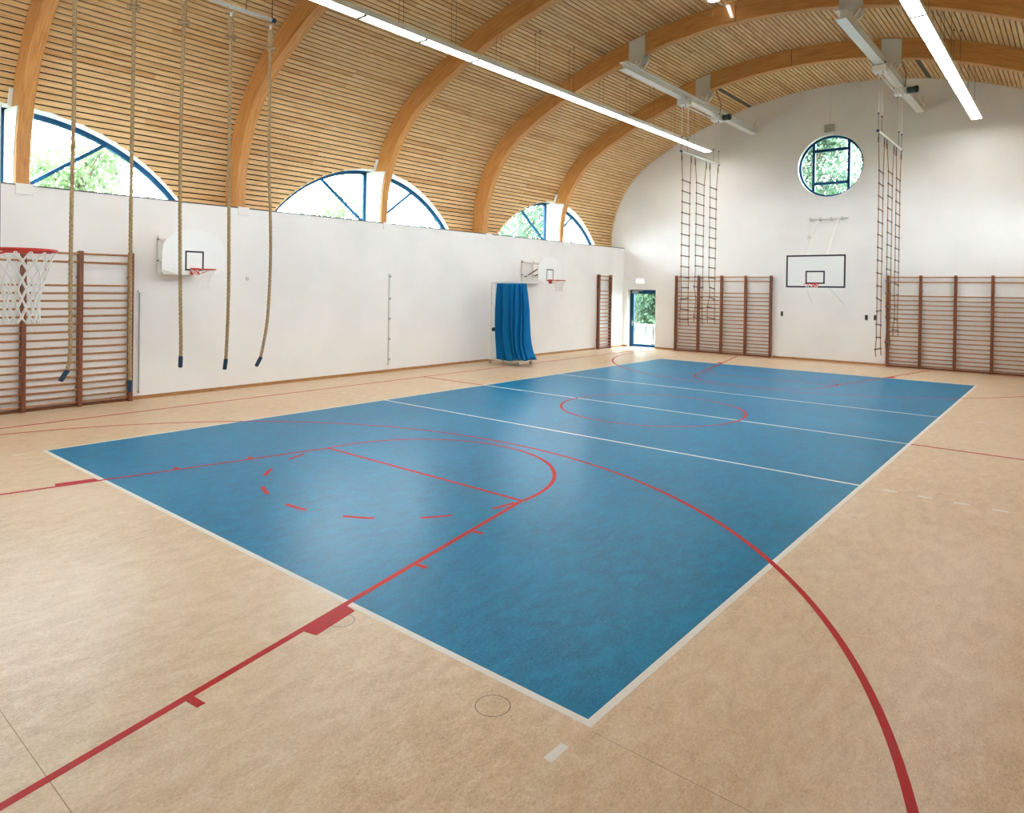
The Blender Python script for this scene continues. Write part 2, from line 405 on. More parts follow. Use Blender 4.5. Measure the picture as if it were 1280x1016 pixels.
struct(MB().box((XL, YB-0.014, 0), (DX0, YB, 0.07)).box((DX1, YB-0.014, 0), (-1.18, YB, 0.07)).box((2.62, YB-0.014, 0), (6.2, YB, 0.07)).obj('baseboard_back', 'skirt'), 'low oak skirting along the end wall')
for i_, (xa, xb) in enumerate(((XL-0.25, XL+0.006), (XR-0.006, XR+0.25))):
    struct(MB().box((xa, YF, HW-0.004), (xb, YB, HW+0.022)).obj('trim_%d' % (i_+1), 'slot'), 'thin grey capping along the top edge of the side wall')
# ------------------------------------------------------------------ vaulted ceiling: black backing, slats as parts
WINS = [(y, s) for s in (-1, 1) for y in WIN_Y]
def yspans(z0, z1, grow, right=False):
    """intervals along y left of / between / right of the lunettes, with their ends at heights z0 and z1"""
    h0, h1 = lun_half(z0, grow), lun_half(z1, grow)
    out = []; a = (YF, YF)
    for y in WIN_Y:
        b = (y-h0, y-h1)
        if b[0] > a[0]+0.02 or b[1] > a[1]+0.02: out.append((a, b))
        a = (y+h0, y+h1)
    out.append((a, (YB, YB))); return out
back = MB(); DB = -0.055
ss = [-LOWER+i*0.06 for i in range(int((LT+2*LOWER)/0.06)+2)]; ss[-1] = LT+LOWER
for s0, s1 in zip(ss[:-1], ss[1:]):
    (p0, n0), (p1, n1) = vault(s0, DB), vault(s1, DB)
    zm = min(p0[1], p1[1])
    if zm > LTOP+0.03: back.add([(p0[0], YF, p0[1]), (p0[0], YB, p0[1]), (p1[0], YB, p1[1]), (p1[0], YF, p1[1])], [(0, 1, 2, 3)])
    else:
        for a, b in yspans(p0[1], p1[1], 0.012, p0[0] > XC):
            back.add([(p0[0], a[0], p0[1]), (p0[0], b[0], p0[1]), (p1[0], b[1], p1[1]), (p1[0], a[1], p1[1])], [(0, 1, 2, 3)])
ceil = struct(back.obj('ceiling', 'black'), 'barrel vaulted ceiling lined with pine slats')
PITCH_S, SW, ST = 0.118, 0.093, 0.022
unit = MB().box((-SW/2, -0.5, 0), (SW/2, 0.5, ST)).mesh('slat', 'slat')
nsl = int((LT+2*LOWER-0.05)/PITCH_S)
off = -LOWER+(LT+2*LOWER-(nsl-1)*PITCH_S)/2
SLOT_X = (1.66, 7.30)
ymid, ylen = (YF+YB)/2, YB-YF
def slat_matrix(s, y, L):
    (px, pz), nn = vault(s)
    t = Vector((nn[1], 0, -nn[0])); nrm = Vector((nn[0], 0, nn[1]))
    return Matrix(((t.x, 0, nrm.x, px), (0, L, 0, y), (t.z, 0, nrm.z, pz), (0, 0, 0, 1)))
for i in range(nsl):
    s = off+i*PITCH_S; (px, pz), nn = vault(s)
    (q0, _), (q1, _) = vault(s-SW/2), vault(s+SW/2)
    if min(q0[1], q1[1]) > LTOP:
        slot = any(abs(px-x) < PITCH_S/2 for x in SLOT_X)
        L = ylen if not slot else 17.6-YF
        o = link('slat', unit, ceil); o.matrix_basis = slat_matrix(s, ymid if not slot else (YF+17.6)/2, L)
        if slot:
            o = link('slot_cover', MB().box((-0.055, -0.5, 0.012), (0.055, 0.5, 0.02)).mesh('slot_cover', 'slot'), ceil); o.matrix_basis = slat_matrix(s, 19.5, 3.78)
            o['label'] = 'dark grey metal strip set between ceiling slats'
    else:
        for a, b in yspans(q0[1], q1[1], 0.0, px > XC):
            if max(b) > LTOP*99: continue
            # real slanted ends along the lunette
            c = (a[0]+b[0]+a[1]+b[1])/4; L = ylen
            t = Vector((nn[1], 0, -nn[0])); mb = MB(); vs = []
            for zz in (0, ST):
                vs += [(-SW/2, (a[0]-c)/L, zz), (SW/2, (a[1]-c)/L, zz), (SW/2, (b[1]-c)/L, zz), (-SW/2, (b[0]-c)/L, zz)]
            mb.add(vs, [(0,3,2,1),(4,5,6,7),(0,1,5,4),(1,2,6,5),(2,3,7,6),(3,0,4,7)])
            o = link('slat', mb.mesh('slat', 'slat'), ceil); o.matrix_basis = slat_matrix(s, c, L)

# ------------------------------------------------------------------ lunette windows
def lunette(idx, y0, side, label):
    xs = (lambda x: x) if side < 0 else (lambda x: 2*XC-x)
    root = sempty('window_%d' % idx, (xs(-4.3), y0, HW), label)
    def P(pts): return [(xs(x), y, z) for x, y, z in pts]
    zb = HW+0.005
    amax = math.asin(lun_half(zb)/LR)
    # reveal between vault and frame
    vs = []; nseg = 40
    for i in range(nseg+1):
        a = -amax+2*amax*i/nseg; y = y0+LR*math.sin(a); z = LZC+LR*math.cos(a)
        if z > HCZ: xv = XC-(HCX+math.sqrt(RH*RH-(z-HCZ)**2))
        else: xv = XC-(HCX+RH)
        for x in (-4.36, xv-0.004):
            for g in (0.0, 0.02): vs.append((xs(x), y0+(LR+g)*math.sin(a), LZC+(LR+g)*math.cos(a)))
    fs = []
    for i in range(nseg):
        b = 4*i; c = b+4
        fs += [(b, b+2, c+2, c), (b+1, c+1, c+3, b+3), (b+2, b+3, c+3, c+2), (b, c, c+1, b+1)]
    MB().add(vs, fs).obj('window_reveal', 'paint', root)
    # blue arched frame
    vs = []; fs = []
    for i in range(nseg+1):
        a = -amax+2*amax*i/nseg
        for x, g in ((-4.34, -0.001), (-4.26, -0.001), (-4.26, -0.10), (-4.34, -0.10)):
            vs.append((xs(x), y0+(LR+g)*math.sin(a), LZC+(LR+g)*math.cos(a)))
    for i in range(nseg):
        b = 4*i; c = b+4; fs += [(b+k, b+(k+1) % 4, c+(k+1) % 4, c+k) for k in range(4)]
    MB().add(vs, fs).obj('window_frame', 'bluepaint', root)
    h = lun_half(zb)-0.03
    MB().box((min(xs(-4.34), xs(-4.26)), y0-h, zb), (max(xs(-4.34), xs(-4.26)), y0+h, zb+0.06)).obj('window_sill', 'bluepaint', root)
    for q in (-1, 1):
        ym = y0+q*0.16
        MB().box((min(xs(-4.34), xs(-4.26)), ym-0.055, zb), (max(xs(-4.34), xs(-4.26)), ym+0.055, LTOP-0.03)).obj('mullion', 'bluepaint', root)
        a = q*math.asin(1.62/LR)
        e = Vector((0, LR*math.sin(a), LZC+LR*math.cos(a))); st = Vector((0, q*0.17, zb+0.04)); d = (e-st).normalized(); w = Vector((0, -d.z, d.y))*0.034
        poly = [(-4.33, y0+p.y, p.z) for p in (st-w, e-w, e+w, st+w)]
        MB().prism(P(poly), (xs(-4.27)-xs(-4.33), 0, 0)).obj('spoke', 'bluepaint', root)
        for a0, a1, hub in ((q*0.045, a, True), (a, q*amax, True)):
            pts = [(-4.302, y0+q*0.16, zb+0.03)]+[(-4.302, y0+(LR-0.04)*math.sin(a0+(a1-a0)*k/14), max(zb+0.03, LZC+(LR-0.04)*math.cos(a0+(a1-a0)*k/14))) for k in range(15)]
            MB().add(P(pts), [tuple(range(len(pts)))]).obj('pane', 'glass', root)
    return root
names = ['lunette window behind the arch nearest the left frame edge', 'lunette window above the wall between basketball board and curtain', 'lunette window nearest the end wall']
for i, y in enumerate(WIN_Y): lunette(i+1, y, -1, names[i])
for i, y in enumerate(WIN_Y): lunette(i+5, y, 1, 'unseen lunette window assumed on the right side for its daylight')  # out of view, guessed on this side for the daylight they let in

# ------------------------------------------------------------------ glulam arches
def arch(y0, label, lun):
    root = thing('arch_beam', label, 'beam', (XC, y0, HW), 'glulam arches carrying the ceiling')
    hw = 0.11; dep = 0.50
    s0 = HW-HCZ
    for half in (0, 1):
        n = 60; vs = []; fs = []
        for i in range(n+1):
            s = s0+(LT/2-s0-0.006)*i/n
            if half: s = LT-s
            (ax, az), _ = vault(s, 0.002); (bx, bz), _ = vault(s, dep)
            c = 0.012
            (cx, cz), _ = vault(s, dep-c)
            vs += [(ax, y0-hw, az), (cx, y0-hw, cz), (bx, y0-hw+c, bz), (bx, y0+hw-c, bz), (cx, y0+hw, cz), (ax, y0+hw, az)]
        for i in range(n):
            b = 6*i; fs += [(b+k, b+(k+1) % 6, b+6+(k+1) % 6, b+6+k) for k in range(6)]
        fs += [tuple(range(6)), tuple(range(6*n+5, 6*n-1, -1))]
        o = MB().add(vs, fs).obj('arch_half', 'glulam', root)
        uv = o.data.uv_layers.new(name='grain'); acr = (0.0, 0.49, 0.505, 0.70, 0.715, 1.2)
        for lp in o.data.loops:
            i, k = divmod(lp.vertex_index, 6); uv.data[lp.index].uv = (i*LT/2/n+half*31.0+y0*7.3, acr[k])
        # knots and bolts at the foot and the ridge joint
        sx = -1 if half == 0 else 1
        xw = XC+sx*(HCX+RH)
        for k in range(4):
            x = xw-sx*(0.10+0.10*k)
            MB().lathe([(0.011, 0), (0.011, -0.012)], (x, y0-hw-0.021, HW+0.16), 8, 'y').obj('bolt', 'darkmetal', root)
        for k, z in enumerate((-0.13, -0.25)):
            for xx in (0.10, 0.16):
                MB().lathe([(0.010, 0), (0.010, -0.008)], (XC+sx*xx, y0-hw, ZT+z), 8, 'y').obj('bolt', 'steel', root)
        # white anchor block on top of the wall
        xi = XL if sx < 0 else XR
        MB().bbox((min(xi, xi-sx*0.03), y0-0.13, HW-0.16), (max(xi, xi-sx*0.03), y0+0.13, HW+0.03), 0.006).obj('anchor_plate', 'paint', root)
        if lun:
            for q in (-1, 1):
                pts = [(xw+sx*0.14, HW+0.01), (xw-sx*0.44, HW+0.01)]
                for z in (4.5, 4.9, 5.2, 5.42): pts.append((XC+sx*(HCX+math.sqrt((RH-dep)**2-(z-HCZ)**2))-sx*(-0.06), z))
                pts += [(XC+sx*(HCX+math.sqrt(RH**2-(5.46-HCZ)**2))+sx*0.0, 5.46), (xw+sx*0.14, 5.46)]
                MB().prism([(x, y0+q*hw, z) for x, z in pts], (0, q*0.02, 0)).obj('side_panel', 'paint', root)['label'] = 'white panel on the foot of the arch'
            # reflected light on the ceiling notch end, drawn as a white upstand
            (ux, uz), _ = vault(1.24, 0.0); (vx, vz), _ = vault(1.56, 0.0)
            if half: ux, vx = 2*XC-ux, 2*XC-vx
            MB().prism([(ux, y0-hw-0.06, uz), (vx, y0-hw-0.06, vz), (vx-sx*0.05, y0-hw-0.06, vz-0.02), (ux-sx*0.05, y0-hw-0.06, uz-0.02)], (0, 0.055, 0)).obj('lit_edge', 'paint', root)
    MB().box((XC-0.006, y0-hw+0.01, ZT-dep+0.012), (XC+0.006, y0+hw-0.01, ZT-0.03)).obj('ridge_joint', 'black', root)
    return root
ab = ['glued timber arch beam at the left edge of the picture', 'glued timber arch beam behind the hanging ropes', 'glued timber arch beam crossing the middle lunette window',
      'glued timber arch beam between the two farther lunette windows', 'glued timber arch beam nearest the end wall']
for i, y in enumerate(BEAM_Y): arch(y, ab[i], y in WIN_Y)

# ------------------------------------------------------------------ round window
rw = sempty('window_4', (RWX, YB, RWZ-RWR), 'round blue framed window high in the end wall')
def ring_y(name, r0, r1, y0, y1, m, parent, n=72, c=(RWX, RWZ)):
    vs = []; fs = []
    for i in range(n):
        a = 2*PI*i/n
        for r, y in ((r0, y0), (r1, y0), (r1, y1), (r0, y1)): vs.append((c[0]+r*math.cos(a), y, c[1]+r*math.sin(a)))
    for i in range(n):
        b = 4*i; d = 4*((i+1) % n); fs += [(b+k, b+(k+1) % 4, d+(k+1) % 4, d+k) for k in range(4)]
    return MB().add(vs, fs).obj(name, m, parent)
ring_y('window_frame', RWR-0.075, RWR+0.002, YB+0.16, YB+0.24, 'bluepaint', rw)
ring_y('window_reveal', RWR-0.004, RWR+0.012, YB-0.004, YB+0.16, 'paint', rw)
SQ = 0.56
for q in (-1, 1):
    hz = math.sqrt((RWR-0.05)**2-SQ**2)
    MB().bbox((RWX+q*SQ-0.045, YB+0.15, RWZ-hz), (RWX+q*SQ+0.045, YB+0.24, RWZ+hz)).obj('mullion', 'bluepaint', rw)
    MB().bbox((RWX-SQ+0.045, YB+0.15, RWZ+q*SQ-0.05), (RWX+SQ-0.045, YB+0.24, RWZ+q*SQ+0.05)).obj('transom', 'bluepaint', rw)
def rpane(pts):
    MB().add([(x, YB+0.20, z) for x, z in pts], [tuple(range(len(pts)))]).obj('pane', 'glass', rw)
rr = RWR-0.04
rpane([(RWX-SQ, RWZ-SQ), (RWX+SQ, RWZ-SQ), (RWX+SQ, RWZ+SQ), (RWX-SQ, RWZ+SQ)])
for q in (-1, 1):
    a = math.asin(SQ/rr); a2 = math.acos(SQ/rr)
    rpane([(RWX+rr*math.sin(-a+2*a*k/12), RWZ+q*rr*math.cos(-a+2*a*k/12)) for k in range(13)]+[(RWX+SQ, RWZ+q*SQ), (RWX-SQ, RWZ+q*SQ)])
    rpane([(RWX+q*rr*math.cos(-a2+2*a2*k/16), RWZ+rr*math.sin(-a2+2*a2*k/16)) for k in range(17)])

# ------------------------------------------------------------------ door
dr = sempty('door_1', ((DX0+DX1)/2, YB+0.2, 0), 'blue framed glass door in the end wall')
y0, y1 = YB+0.20, YB+0.28
MB().bbox((DX0, y0, 0), (DX0+0.07, y1, DZ)).obj('door_frame', 'bluepaint', dr)
MB().bbox((DX1-0.05, y0, 0), (DX1, y1, DZ)).obj('door_frame', 'bluepaint', dr)
MB().bbox((DX0+0.07, y0, DZ-0.06), (DX1-0.05, y1, DZ)).obj('door_frame', 'bluepaint', dr)
lx0, lx1 = DX0+0.07, DX1-0.05
lf = MB().bbox((lx0, y0-0.02, 0.01), (lx0+0.11, y1-0.02, DZ-0.06)).bbox((lx1-0.05, y0-0.02, 0.01), (lx1, y1-0.02, DZ-0.06)).bbox((lx0+0.11, y0-0.02, DZ-0.16), (lx1-0.05, y1-0.02, DZ-0.06)).bbox((lx0+0.11, y0-0.02, 0.01), (lx1-0.05, y1-0.02, 0.12)).obj('door_leaf', 'bluepaint', dr)
MB().box((lx0+0.11, y0+0.02, 0.12), (lx1-0.05, y0+0.03, DZ-0.16)).obj('pane', 'glass', lf)
MB().bbox((lx0+0.035, y0-0.035, 0.86), (lx0+0.075, y0-0.02, 1.08)).bbox((lx0+0.04, y0-0.075, 0.99), (lx0+0.16, y0-0.055, 1.015)).box((lx0+0.045, y0-0.06, 0.99), (lx0+0.065, y0-0.03, 1.012)).obj('door_handle', 'steel', lf)
MB().bbox((lx0+0.05, y0-0.07, DZ-0.13), (lx0+0.33, y0-0.02, DZ-0.075)).bbox((lx0+0.06, y0-0.06, DZ-0.06), (lx0+0.52, y0-0.045, DZ-0.035)).obj('door_closer', 'steel', lf)
# exit sign
es = thing('exit_sign', 'glowing white exit sign box above the blue door', 'sign', (-2.71, YB, 2.60))
MB().bbox((-2.90, YB-0.06, 2.60), (-2.53, YB-0.012, 2.785)).obj('housing', 'paint', es)
MB().box((-2.885, YB-0.068, 2.615), (-2.545, YB-0.06, 2.77)).obj('sign_face', 'sign', es)
MB().box((-2.78, YB-0.012, 2.66), (-2.65, YB, 2.73)).obj('mounting_plate', 'paintgrey', es)

# ------------------------------------------------------------------ outside: ground, terrace railing, trees
struct(MB().box((-40, -30, -0.6), (50, 60, -0.3)).obj('ground', 'ground'), 'lawn outside the hall')
struct(MB().box((-5.6, YB+0.35, -0.3), (1.5, 23.4, -0.03)).obj('terrace', 'deck'), 'pale concrete landing outside the door')
rl = thing('terrace_railing', 'white balustrade with upright bars outside the glass door', 'railing', (-2.9, 23.2, -0.03))
MB().bbox((-5.5, 23.17, 0.80), (1.4, 23.23, 0.86)).obj('handrail', 'paint', rl)
MB().bbox((-5.5, 23.185, 0.04), (1.4, 23.215, 0.08)).obj('bottom_rail', 'paint', rl)
bal = MB().bbox((-0.011, -0.011, 0.08), (0.011, 0.011, 0.80), 0.003).mesh('baluster', 'paint')
for k in range(62):
    o = link('baluster', bal, rl); o.matrix_parent_inverse = Matrix.Translation(-rl.location); o.location = (-5.45+k*0.11, 23.2, 0)
for x in (-5.5, -3.25, -0.9, 1.4): MB().bbox((x-0.03, 23.17, -0.03), (x+0.03, 23.23, 0.80)).obj('railing_post', 'paint', rl)
def tree(x, y, h, spread, nl, lm, seed, label, low=1.5):
    rnd = random.Random(seed); root = thing('tree', label, 'tree', (x, y, -0.3), 'trees outside the hall')
    mb = MB(); pts = [(x, y, -0.3)]; n = 7
    for i in range(1, n): pts.append((x+rnd.uniform(-.15, .15)*i/2, y+rnd.uniform(-.15, .15)*i/2, -0.3+h*0.9*i/(n-1)))
    mb.tube(pts, [0.22*(1-0.85*i/(n-1)) for i in range(n)], 8)
    clusters = []
    for k in range(26):
        t = rnd.uniform(0.12, 1.0); a = rnd.uniform(0, 2*PI); z0 = -0.3+low+(h*0.8-low)*t
        L = spread*(1.15-0.75*t)*rnd.uniform(0.5, 1.1)
        bx = x; e = (x+L*math.cos(a), y+L*math.sin(a), z0+rnd.uniform(0.1, 0.25)*h)
        s = (x+0.05*math.cos(a), y+0.05*math.sin(a), z0)
        mid = ((s[0]*.5+e[0]*.5), (s[1]*.5+e[1]*.5), s[2]*.5+e[2]*.5+0.15)
        mb.tube([s, mid, e], [0.06, 0.035, 0.012], 5)
        clusters += [(e, 0.75), (mid, 0.7)]
    mb.obj('trunk', 'bark', root, True)
    lv = MB(); vs = []; fs = []
    for i in range(nl):
        c, r = clusters[rnd.randrange(len(clusters))]
        p = Vector((rnd.gauss(0, 1), rnd.gauss(0, 1), rnd.gauss(0, 1))).normalized()*r*rnd.random()**0.45*1.25+Vector(c)
        s = rnd.uniform(0.07, 0.15)
        u = Vector((rnd.uniform(-1, 1), rnd.uniform(-1, 1), rnd.uniform(-1, 1))).normalized(); w = u.orthogonal().normalized()
        b = len(vs); vs += [p-u*s, p+w*s*0.5, p+u*s, p-w*s*0.5+u.cross(w)*s*0.25]; fs.append((b, b+1, b+2, b+3))
    stuff(lv.add(vs, fs).obj('foliage', lm, root))
tspots = [(-11.0, -1.0, 7.2, 2.3, 3600, 'leaf'), (-13.5, 4.6, 7.6, 2.6, 3600, 'leaf'), (-17.5, 11.2, 7.4, 2.6, 3200, 'leaf'), (-17.0, 16.5, 7.2, 2.6, 2600, 'leaf'), (-12, 21.5, 8.6, 2.8, 4600, 'leaf2'), (-16, 30.0, 10, 3.0, 5200, 'leaf2'),
          (-8.0, 29.6, 9, 2.4, 7500, 'leaf2'), (-10.6, 35.0, 11, 2.8, 6500, 'leaf2'), (1.7, 29.4, 11.5, 2.5, 9500, 'leaf2'), (-3.4, 35.0, 12, 3.0, 7500, 'leaf2'), (3.6, 36.0, 13, 2.8, 9000, 'leaf2'), (-4.3, 25.5, 3.6, 1.25, 7500, 'leaf2')]
tl = ['leafy tree outside the lunette window at the left frame edge', 'tall leafy tree outside between the left and the middle lunette windows', 'slightly farther leafy tree outside the middle lunette window',
      'leafy tree outside the middle lunette window towards the far end', 'dense grey green tree outside the farthest lunette window', 'tall distant tree outside the farthest lunette window',
      'tree right behind the railing seen through the glass door', 'tall tree in the distance left of the glass door view', 'tree outside the end wall left of the round window view', 'tall tree behind the others seen through the door and the round window', 'tall tree seen through the round window', 'low bushy tree close behind the terrace railing']
for i, (x, y, h, sp, nl, lm) in enumerate(tspots): tree(x, y, h, sp, nl, lm, 100+i, tl[i], 1.5 if i < 6 else (0.9 if i < 11 else -0.1))

# ------------------------------------------------------------------ wall bars
BAR_Z = [2.856, 2.70, 2.265, 2.12, 1.98, 1.835, 1.692, 1.548, 1.405, 1.264, 1.12, 0.98, 0.84, 0.698, 0.57, 0.442, 0.318, 0.195, 0.074+0.02]
def wall_bars(name_label, posts, wall, fixed, group='wooden wall bars for gymnastics'):
    """posts: coordinates along the wall; wall: 'x' (left wall) or 'y' (back wall)"""
    c = sum(posts)/len(posts)
    root = thing('wall_bars', name_label, 'wall bars', (fixed, c, 0) if wall == 'x' else (c, fixed, 0), group)
    def T(a, d, z): return (fixed+d, a, z) if wall == 'x' else (a, fixed-d, z)
    def bx(a0, a1, d0, d1, z0, z1, m, nm):
        p, q = T(a0, d0, z0), T(a1, d1, z1)
        return MB().bbox(tuple(min(u, v) for u, v in zip(p, q)), tuple(max(u, v) for u, v in zip(p, q)), 0.008).obj(nm, m, root)
    pm = None
    for p in posts: bx(p-0.038, p+0.038, 0.02, 0.145, 0.0, 2.91, 'postwood', 'post')
    for p in posts:
        for z in (0.35, 2.42): bx(p-0.05, p+0.05, 0.0, 0.025, z-0.03, z+0.03, 'steel', 'wall_bracket')
    for a, b in zip(posts[:-1], posts[1:]):
        for k, z in enumerate(BAR_Z):
            d = 0.135 if k == 0 else 0.095
            # oval dowel
            vs = []; n = 10
            for e in (a+0.038, b-0.038):
                for j in range(n): vs.append(T(e, d+0.014*math.cos(2*PI*j/n), z+0.019*math.sin(2*PI*j/n)))
            fs = [(j, (j+1) % n, n+(j+1) % n, n+j) for j in range(n)]+[tuple(range(n)), tuple(range(2*n-1, n-1, -1))]
            MB().add(vs, fs).obj('bar', 'barwood', root, False)
        bx(a+0.038, b-0.038, 0.03, 0.07, 0.0, 0.055, 'postwood', 'foot_rail')
    return root
wall_bars('wooden wall bars in the left corner behind the near hoop net', [-0.235, 0.648, 1.538, 2.42], 'x', XL)
wall_bars('narrow single bay of wall bars next to the room corner', [19.38, 20.24], 'x', XL)
wall_bars('wooden wall bars with four bays right of the blue door', [-1.10, -0.18, 0.73, 1.64, 2.55], 'y', YB)
wall_bars('wide dark wall bars at the right end of the end wall', [6.27, 7.175, 8.095, 9.02, 9.94, 10.86, 11.78], 'y', YB)

# ------------------------------------------------------------------ ceiling luminaires
def luminaire(x, label, n=15):
    root = thing('linear_luminaire', label, 'ceiling light', (x, 9, 7.4), 'suspended linear luminaires')
    L = 23.3/15; yb, z0 = 20.45, 7.40; ya = yb-n*L
    poly = [(x-0.135, z0), (x+0.135, z0), (x+0.13, z0+0.02), (x+0.115, z0+0.12), (x-0.115, z0+0.12), (x-0.13, z0+0.02)]
    MB().prism([(px, ya, pz) for px, pz in poly], (0, yb-ya, 0)).obj('housing', 'paint', root)
    dm = MB().box((-0.118, 0.012, -0.008), (0.118, L-0.012, 0.0)).mesh('diffuser', 'tube')
    for k in range(n):
        o = link('diffuser', dm, root); o.location = (x, ya+k*L, z0)
        if k: MB().box((x-0.12, ya+k*L-0.034, z0-0.02), (x+0.12, ya+k*L+0.034, z0)).obj('divider', 'slot', root)
    y = -1.47
    while y < yb:
        if y < ya: y += 1.471; continue
        for q in (-0.07, 0.07):
            zc = vault_z(x+q)
            MB().tube([(x+q, y, z0+0.12), (x+q, y, zc-0.01)], 0.0035, 5).obj('suspension_wire', 'darkmetal', root)
            MB().lathe([(0.016, 0), (0.016, -0.03)], (x+q, y, zc), 8).obj('ceiling_hook', 'darkmetal', root)
        y += 1.471
    return root
luminaire(0.50, 'long white strip light hanging over the left half of the hall')
luminaire(8.635, 'long white strip light hanging over the right half of the hall', 12)

# ------------------------------------------------------------------ hoist rails, trapeze bars
def hoist(x, ya, yb, beams, trol, label, motor=True):
    root = thing('hoist_rail', label, 'hoist rail', (x, (ya+yb)/2, 8.02), 'white ceiling rails with trolleys')
    z0, z1 = 8.02, 8.22; w = 0.11
    MB().box((x-w, ya, z0), (x+w, yb, z0+0.016)).box((x-w, ya, z1-0.016), (x+w, yb, z1)).box((x-0.008, ya, z0+0.016), (x+0.008, yb, z1-0.016)).obj('rail', 'paint', root)
    for by in beams:
        for q in (-1, 1):
            yy = by+q*0.11
            zt = vault_z(x)-0.0
            pl = [(x-0.24, z1+0.22), (x-0.24, vault_z(x-0.24)-0.03), (x+0.24, vault_z(x+0.24)-0.03), (x+0.24, z1+0.30), (x+0.13, z1+0.16), (x-0.15, z1+0.16)]
            MB().prism([(a, yy, b) for a, b in pl], (0, q*0.02, 0)).obj('bracket_plate', 'paintgrey', root)
            MB().prism([(x-0.05, yy, z1), (x+0.05, yy, z1), (x+0.05, yy, z1+0.2), (x-0.05, yy, z1+0.2)], (0, q*0.03, 0)).obj('hanger', 'paint', root)
            MB().tube([(x+0.05, yy+q*0.05, z1+0.03), (x+0.2, yy+q*0.05, z1+0.22)], 0.025, 8).obj('brace', 'paint', root)
    if yb > YB-0.2:
        MB().box((x-0.14, YB-0.012, z0-0.04), (x+0.14, YB, z1+0.10)).obj('end_plate', 'paint', root)
        MB().tube([(x+0.05, YB-0.25, z1), (x+0.08, YB-0.01, z1+0.32)], 0.006, 6).obj('stay_rod', 'steel', root)
    for y in trol:
        t = MB().bbox((x-0.15, y-0.17, z0-0.17), (x+0.15, y+0.17, z0-0.02), 0.012).obj('trolley', 'paint', root)
        for q in (-1, 1):
            for e in (-0.1, 0.1): MB().lathe([(0.028, -0.012), (0.028, 0.012)], (x+q*0.13, y+e, z0+0.045), 12, 'x').obj('wheel', 'darkmetal', t)
            MB().bbox((x+q*0.155-0.008, y-0.15, z0-0.10), (x+q*0.155+0.008, y+0.15, z0+0.08), 0.004).obj('side_plate', 'paintgrey', t)
            MB().lathe([(0.03, -0.01), (0.05, 0), (0.03, 0.01)], (x+q*0.08, y-q*0.1, z0-0.2), 12, 'x').obj('pulley', 'steel', t)
    if len(trol) > 1:
        for q in (-0.09, 0.09): MB().tube([(x+q, trol[0]+0.17, z0-0.12), (x+q, trol[-1]-0.17, z0-0.12)], 0.018, 8).obj('tie_rod', 'paint', root)
    if motor:
        y = trol[-1]
        m_ = MB().lathe([(0.02, -0.02), (0.085, 0.0), (0.09, 0.03), (0.09, 0.20), (0.075, 0.23), (0.03, 0.25)], (x+0.17, y+0.06, z0-0.06), 18, 'x').obj('motor', 'motorgreen', root, False)
        MB().lathe([(0.098, 0.19), (0.102, 0.22), (0.08, 0.26)], (x+0.17, y+0.06, z0-0.06), 18, 'x').obj('motor_cap', 'darkmetal', m_)
        zc = vault_z(x+0.1)
        MB().tube([(x+0.12, y-0.05, z0-0.05), (x+0.16, y-0.10, z0+0.35), (x+0.05, y-0.22, z0+0.75), (x+0.1, y-0.25, zc)], 0.011, 6).obj('power_cable', 'darkmetal', root)
    return root
hoist(1.82, 12.2, YB-0.015, BEAM_Y[3:], (15.75, 18.15), 'white hoist rail left of the round window')
hoist(7.07, 12.1, YB-0.015, BEAM_Y[3:], (15.80, 18.25), 'white hoist rail right of the round window')
hoist(1.82, YF+0.02, 5.9, BEAM_Y[:2], (-0.35, 2.2), 'white hoist rail above the climbing ropes, near end', False)

def trapeze(x, ya, yb, z, label):
    root = thing('trapeze_bar', label, 'trapeze bar', (x, (ya+yb)/2, z), 'hoisted tubes for ropes and rope ladders')
    MB().tube([(x, ya, z), (x, yb, z)], 0.027, 12).obj('tube', 'paintgrey', root)
    for e in (ya, yb): MB().tube([(x, e-0.03, z), (x, e+0.03, z)], 0.036, 12).obj('end_cap', 'bluecap', root)
    for e in (ya+0.02, ya+0.42, yb-0.42, yb-0.02):
        MB().tube([(x, e, z+0.42), (x, e, 7.83)], 0.009, 6).obj('lifting_strap', 'net', root)
        MB().tube([(x, e, z), (x, e, z+0.42)], 0.006, 5).obj('shackle_chain', 'darkmetal', root)
        MB().lathe([(0.012, 0), (0.02, 0.02), (0.012, 0.05)], (x, e, z+0.41), 8).obj('hook', 'darkmetal', root)
    return root
trapeze(1.82, 15.60, 18.32, 6.47, 'trapeze tube holding the three rope ladders left of the round window')
trapeze(7.07, 15.66, 18.57, 6.37, 'trapeze tube holding the three rope ladders right of the round window')
trapeze(1.82, -0.42, 2.33, 6.20, 'pale trapeze tube holding the five climbing ropes')

# ------------------------------------------------------------------ climbing ropes
def twisted(mb, pts, r, twist=38.0, n=12, strands=3):
    prev = None; vs = []; k = len(pts); dist = 0
    for i, p in enumerate(pts):
        t = (pts[min(i+1, k-1)]-pts[max(i-1, 0)]).normalized()
        if prev is None: prev = t.orthogonal().normalized()
        u = (prev-t*prev.dot(t)).normalized(); prev = u; w = t.cross(u)
        if i: dist += (p-pts[i-1]).length
        for j in range(n):
            a = 2*PI*j/n; rr = r*(0.62+0.38*abs(math.cos(strands*(a-twist*dist)/2)))
            vs.append(p+(u*math.cos(a)+w*math.sin(a))*rr)
    fs = [(i*n+j, i*n+(j+1) % n, (i+1)*n+(j+1) % n, (i+1)*n+j) for i in range(k-1) for j in range(n)]
    fs += [tuple(range(n-1, -1, -1)), tuple(range((k-1)*n, k*n))]
    mb.add(vs, fs)
